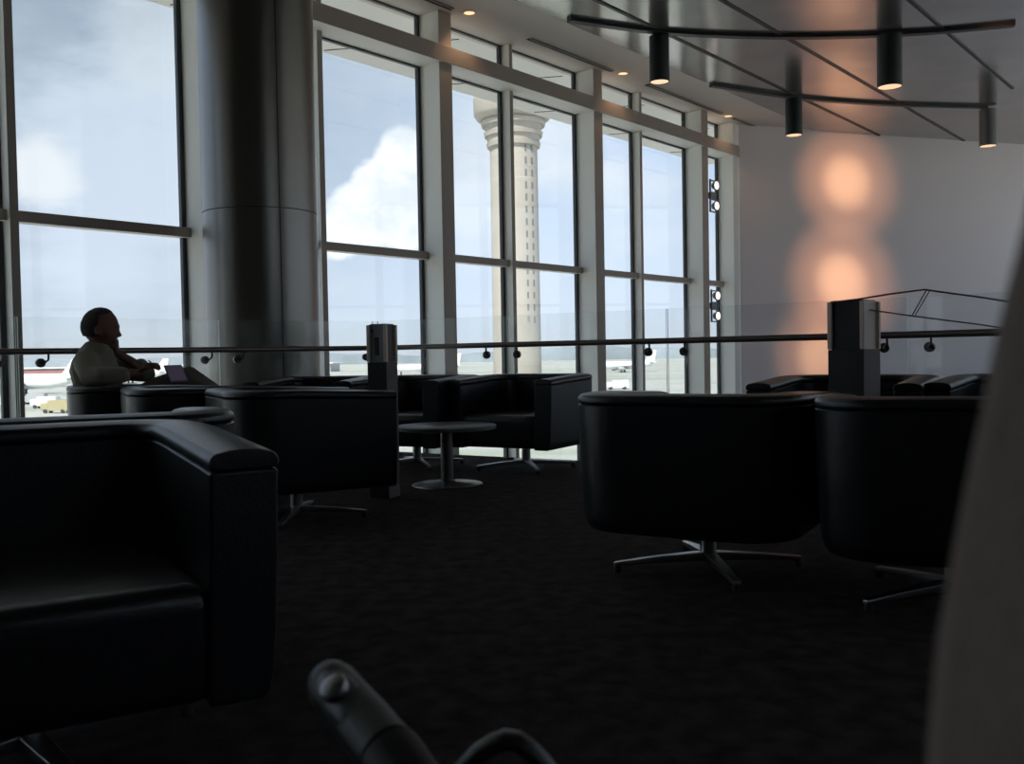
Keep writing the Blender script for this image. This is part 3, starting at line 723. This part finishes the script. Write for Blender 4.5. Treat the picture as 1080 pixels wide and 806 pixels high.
o = obj('airfield_ground', bm, gm); o['kind'] = 'structure'
# control tower
TY = 150.0; k_ = TY/F
def th(y): return CH + (373-y)*k_
tx = at_y(545.5, 373, TY).x
tw = thing('control_tower', 'tall pale concrete air traffic control tower with ringed head outside the window', 'tower', (tx,TY,GZ))
bm = nb(); rr = 24.8*k_
lathe(bm, [(rr*1.03,0),(rr,th(155)-GZ)], 64); obj('shaft', bm, concrete, tw, smooth=True)
for (y0, y1, ra, rb) in ((157,153,27.5,28.5),(153,145,27,28),(146,142,30,31),(142,134,29,30),(135,131,33,34),(131,126,32,33)):
    bm = nb(); lathe(bm, [(ra*k_, th(y0)-GZ),(rb*k_, th(y1)-GZ)], 64); obj('corbel_ring', bm, concrete, tw, smooth=True)
bm = nb(); lathe(bm, [(33*k_, th(129)-GZ),(38*k_, th(127.5)-GZ),(41*k_, th(123)-GZ),(41.5*k_, th(107)-GZ),(39*k_, th(106)-GZ)], 64); obj('gallery_ring', bm, concrete, tw, smooth=True)
bm = nb(); lathe(bm, [(38*k_, th(107)-GZ),(41*k_, th(96)-GZ)], 64); obj('window_band', bm, towerglass, tw, smooth=True)
bm = nb(); lathe(bm, [(40*k_, th(97)-GZ),(44*k_, th(95)-GZ),(45.5*k_, th(88)-GZ),(45.5*k_, th(78)-GZ),(38*k_, th(74)-GZ)], 64); obj('upper_ring', bm, concrete, tw, smooth=True)
bm = nb(); lathe(bm, [(30*k_, th(75)-GZ),(34*k_, th(58)-GZ),(35*k_, th(56)-GZ),(20*k_, th(50)-GZ),(1*k_,th(48)-GZ)], 48); obj('control_cab', bm, towerglass, tw, smooth=True)
yv = 161
while yv < 395:
    for off_ in (12.0, 18.3):
        a_ = math.asin(off_/24.8) - PI/2; bm = nb()
        box(bm, (math.cos(a_)*rr*1.002, math.sin(a_)*rr*1.002, th(yv)-GZ), (.12,.30/ math.cos(math.asin(off_/24.8))**.6,1.0), Matrix.Rotation(a_,3,'Z')); obj('window', bm, slit_m, tw)
    yv += 12.6
for yv in range(165, 420, 13):   # pour joints
    bm = nb(); lathe(bm, [(rr*1.004, th(yv)-GZ-.04),(rr*1.004, th(yv)-GZ+.04)], 64, cap=False); obj('pour_joint', bm, mat('joint_concrete', (.5,.47,.42), .9) if yv == 165 else bpy.data.materials['joint_concrete'], tw, smooth=True)
# airliners
white = mat('aircraft_white', (.82,.84,.85), .35); red_m = mat('red_panels', (.36,.17,.16), .7); haze_b = mat('building_grey', (.42,.43,.45), .8)
def airliner():
    t = bpy.data.objects.new('airliner', None); C.objects.link(t)
    bm = nb(); prof = [(-20,.1),(-19.4,.9),(-18,1.55),(-16,1.95),(-13,2.05),(10,2.05),(14,1.7),(17,1.0),(19.5,.35)]
    tube(bm, [(x,0,3.9+(.0 if x < 10 else (x-10)*.12)) for x,_ in prof], [q for _,q in prof], 24); obj('fuselage', bm, white, t, smooth=True)
    for s in (-1,1):
        bm = nb(); pts = [(-4,1.5,3),(3,1.5,3),(8,17,4),(6,17,4)]
        top = [bm.verts.new((x,s*y,z+.35)) for x,y,z in pts]; bot = [bm.verts.new((x,s*y,z)) for x,y,z in pts]
        bm.faces.new(top); bm.faces.new(bot[::-1])
        for k in range(4): bm.faces.new((top[k],top[(k+1)%4],bot[(k+1)%4],bot[k]))
        obj('wing', bm, haze_b, t)
        bm = nb(); tube(bm, [(-3.5,s*5.8,2.1),(-2,s*5.8,2.1),(.5,s*5.8,2.2)], [1,1.1,.7], 16); obj('engine', bm, haze_b, t, smooth=True)
        bm = nb(); box(bm, (17,s*3,5.6), (2.6,5,.25)); obj('tailplane', bm, white, t)
    bm = nb(); v = [bm.verts.new(q) for q in ((13,-.2,5.4),(19,-.2,5.4),(20.3,-.2,12),(17.6,-.2,12))]; w = [bm.verts.new(q.co+Vector((0,.4,0))) for q in v]
    bm.faces.new(v); bm.faces.new(w[::-1])
    for k in range(4): bm.faces.new((v[k],v[(k+1)%4],w[(k+1)%4],w[k]))
    obj('tail_fin', bm, white, t)
    bm = nb()
    for (x,y) in ((-15,0),(1,2.6),(1,-2.6)): tube(bm, [(x,y,0),(x,y,2.6)], [.55,.25], 10)
    obj('landing_gear', bm, gasket, t); return t
ap = airliner(); fst = True
for (px, Y, rz, lab) in ((46, 430, .05, 'white airliner parked outside low in the left window, nose left, behind another'),(20, 330, .1, 'white airliner parked nearest, seen low in the left window beside the mullion'),(655, 520, .2, 'tiny white airliner in the distance right of the control tower'),(135, 480, .0, 'white airliner parked outside, seen between man and window frame'),(450,560,.15,'tiny white airliner in the distance behind the left power pedestal')):
    q = ap if fst else copytree(ap); fst = False
    v = at_y(px, 380, Y); q.location = (v.x, Y, GZ); q.rotation_euler = (0,0,rz); tag(q, lab, 'airliner', 'white airliners parked outside')
# terminal with red band, far left
bt = thing('terminal_building', 'long low terminal building with a red band far outside the left window', 'building', (-350,760,GZ))
bm = nb(); box(bm, (0,0,3.2), (420,40,6.4)); obj('wall', bm, haze_b, bt)
bm = nb(); box(bm, (0,-20.3,3.6), (400,.8,3.4))
obj('red_band', bm, red_m, bt)
bm = nb(); box(bm, (0,0,6.8), (424,44,.8)); obj('roof', bm, white, bt)
random.seed(3)
vcol = [white, mat('van_yellow', (.42,.37,.22), .6), haze_b, red_m]
def van(m, lab, x, Y):
    v = at_y(x, 400, Y); t = thing('service_truck', lab, 'truck', (v.x,Y,GZ), random.uniform(-.3,.3), 'service trucks on the apron')
    bm = nb(); box(bm, (.6,0,1.7), (4.6,2.2,2.2)); obj('box_body', bm, m, t)
    bm = nb(); vs = box(bm, (-2.6,0,1.4), (1.8,2.1,1.6)); obj('cab', bm, m, t, bevel=.2)
    for sx in (-2.3,1.8):
        for sy in (-1,1):
            bm = nb(); tube(bm, [(sx,sy*.8,.45),(sx,sy*1.1,.45)], .45, 14); obj('wheel', bm, gasket, t)
for i, (x, Y, m, lab) in enumerate(((60,205,1,'yellow service truck low in the left window beside the armchair'),(36,250,2,'grey service truck right of the left mullion'),(48,228,0,'white service truck outside, just left of the yellow truck in the left window'),(4,240,0,'white service truck at the left edge of the view'),(652,280,0,'white service truck outside, low in the window right of the control tower'))):
    van(vcol[m], lab, x, Y)
# tree line
bm = nb(); random.seed(5); prev = None; m_tree = mat('haze_tinted_trees', (.20,.235,.26), 1, noise_s=.01, noise_a=.3)  # pale bluish distance haze is mixed into the tree colour
N = 260
for i in range(N+1):
    x = -2600 + 5200*i/N; hgt = 17 + 9*noise.noise(Vector((x*.004,0,0))) + 3*noise.noise(Vector((x*.03,3,0)))
    Y = 1500 + 120*noise.noise(Vector((x*.002,7,0)))
    cur = [bm.verts.new((x,Y-15,GZ)), bm.verts.new((x,Y-8,GZ+hgt*.7)), bm.verts.new((x,Y,GZ+hgt)), bm.verts.new((x,Y+40,GZ+hgt*.8)), bm.verts.new((x,Y+60,GZ))]
    if prev:
        for k in range(4): bm.faces.new((prev[k],cur[k],cur[k+1],prev[k+1]))
    prev = cur
tag(obj('tree_line', bm, m_tree, smooth=True, auto=0), 'hazy dark line of trees along the horizon beyond the airfield', 'trees', kind='stuff')

# ------------------------------------------------------------------ world
wld = bpy.data.worlds.new('sky'); bpy.context.scene.world = wld; wld.use_nodes = True; nt = wld.node_tree; nt.nodes.clear()
def N_(t, **k):
    q = nt.nodes.new(t)
    for a_, v in k.items(): setattr(q, a_, v)
    return q
def lk(a_, b_): nt.links.new(a_, b_)
def mth(op, a_, b_=None, clamp=False):
    q = N_('ShaderNodeMath', operation=op); q.use_clamp = clamp
    for i, v in enumerate((a_, b_)):
        if v is None: continue
        if isinstance(v, (int,float)): q.inputs[i].default_value = v
        else: lk(v, q.inputs[i])
    return q.outputs[0]
def mixc(f, a_, b_):
    q = N_('ShaderNodeMix', data_type='RGBA')
    for i, v in ((0,f),(6,a_),(7,b_)):
        if isinstance(v, (int,float)): q.inputs[i].default_value = v
        elif isinstance(v, tuple): q.inputs[i].default_value = (*v,1)
        else: lk(v, q.inputs[i])
    return q.outputs[2]
def ss(v, lo, hi):
    if lo > hi: return mth('SUBTRACT', 1.0, ss(v, hi, lo), True)
    q = N_('ShaderNodeMapRange', interpolation_type='SMOOTHSTEP'); lk(v, q.inputs[0]); q.inputs[1].default_value = lo; q.inputs[2].default_value = hi; return q.outputs[0]
tc = N_('ShaderNodeTexCoord'); G = tc.outputs['Generated']; sp = N_('ShaderNodeSeparateXYZ'); lk(G, sp.inputs[0])
def fbm(scale, detail=6, zs=2.2, off=(0,0,0), rough=.55):
    m_ = N_('ShaderNodeMapping'); lk(G, m_.inputs[0]); m_.inputs['Scale'].default_value = (1,1,zs); m_.inputs['Location'].default_value = off
    q = N_('ShaderNodeTexNoise'); lk(m_.outputs[0], q.inputs['Vector']); q.inputs['Scale'].default_value = scale; q.inputs['Detail'].default_value = detail; q.inputs['Roughness'].default_value = rough
    return q.outputs[0]
def blob(px, py, rad, warp=None, wa=.0):
    d = ray(px,py).normalized(); vm = N_('ShaderNodeVectorMath', operation='DISTANCE'); lk(G, vm.inputs[0]); vm.inputs[1].default_value = d
    v = mth('DIVIDE', vm.outputs['Value'], rad)
    if warp is not None: v = mth('ADD', v, mth('MULTIPLY', mth('SUBTRACT', warp, .5), wa))
    return v      # <1 inside
el = sp.outputs[2]
base = mixc(ss(el, -.02, .45), (.62,.72,.86), (.40,.56,.82))
base = mixc(ss(el, .30, .60), base, (.34,.46,.64))
n1 = fbm(3.2, 7); n2 = fbm(9, 6, off=(3,1,2)); n3 = fbm(1.6, 4, off=(7,0,1))
c = mixc(ss(n1, .46, .70), base, (.72,.79,.88))
# grey upper left
gl = mth('MULTIPLY', ss(blob(60,10,.55), 1.0, .1) , .85); c = mixc(gl, c, (.29,.36,.43))
br = mth('MULTIPLY', ss(blob(150,190,.20,n2,1.2), 1.0, .3), .7); c = mixc(br, c, (.66,.74,.86))
br2 = mth('MULTIPLY', ss(blob(40,180,.05,n2,1.6), 1.0, .3), .8); c = mixc(br2, c, (.76,.80,.84))
br3 = mth('MULTIPLY', ss(blob(150,40,.07,n2,1.8), 1.1, .2), .45); c = mixc(br3, c, (.60,.66,.70))
g2 = mth('MULTIPLY', ss(blob(370,90,.08,n2,1.2), 1.0, .3), .35); c = mixc(g2, c, (.42,.50,.62))
# the cumulus in the second window
n4 = fbm(22, 6, zs=1.2, off=(1,5,2))
bl = None
for (px,py,rr_) in ((425,175,.036),(412,205,.046),(385,228,.040),(430,225,.045),(360,248,.028),(440,200,.03)):
    v = ss(blob(px,py,rr_,n4,.9), 1.06, .82); bl = v if bl is None else mth('MAXIMUM', bl, v)
cum = mixc(ss(n4, .38, .62), (.74,.80,.86), (.93,.96,.99))
c = mixc(mth('MULTIPLY', bl, .95), c, cum)
c = mixc(mth('MULTIPLY', ss(blob(495,225,.06,n2,1.4), 1.0, .2), .6), c, (.78,.84,.92))
hz = ss(el, .06, -.01); c = mixc(mth('MULTIPLY', hz, .6), c, (.62,.64,.68))
c = mixc(ss(el, -.005, -.03), c, (.40,.40,.38))
bg = N_('ShaderNodeBackground'); lk(c, bg.inputs[0]); bg.inputs[1].default_value = .76
ow = N_('ShaderNodeOutputWorld'); lk(bg.outputs[0], ow.inputs[0])
sun = bpy.data.lights.new('sun','SUN'); sun.energy = 4.2; sun.angle = .05; sun.color = (1,.95,.88)
so = bpy.data.objects.new('sun', sun); C.objects.link(so); so.rotation_euler = Vector((.25,.80,-1.05)).to_track_quat('-Z','Y').to_euler(); so.location = (0,-20,30)

sc = bpy.context.scene
sc.view_settings.view_transform = 'Standard'; sc.view_settings.look = 'None'; sc.view_settings.gamma = 1; sc.view_settings.exposure = 0.75
sc.view_settings.use_curve_mapping = False
sc.cycles.max_bounces = 10; sc.cycles.transparent_max_bounces = 24; sc.cycles.diffuse_bounces = 6
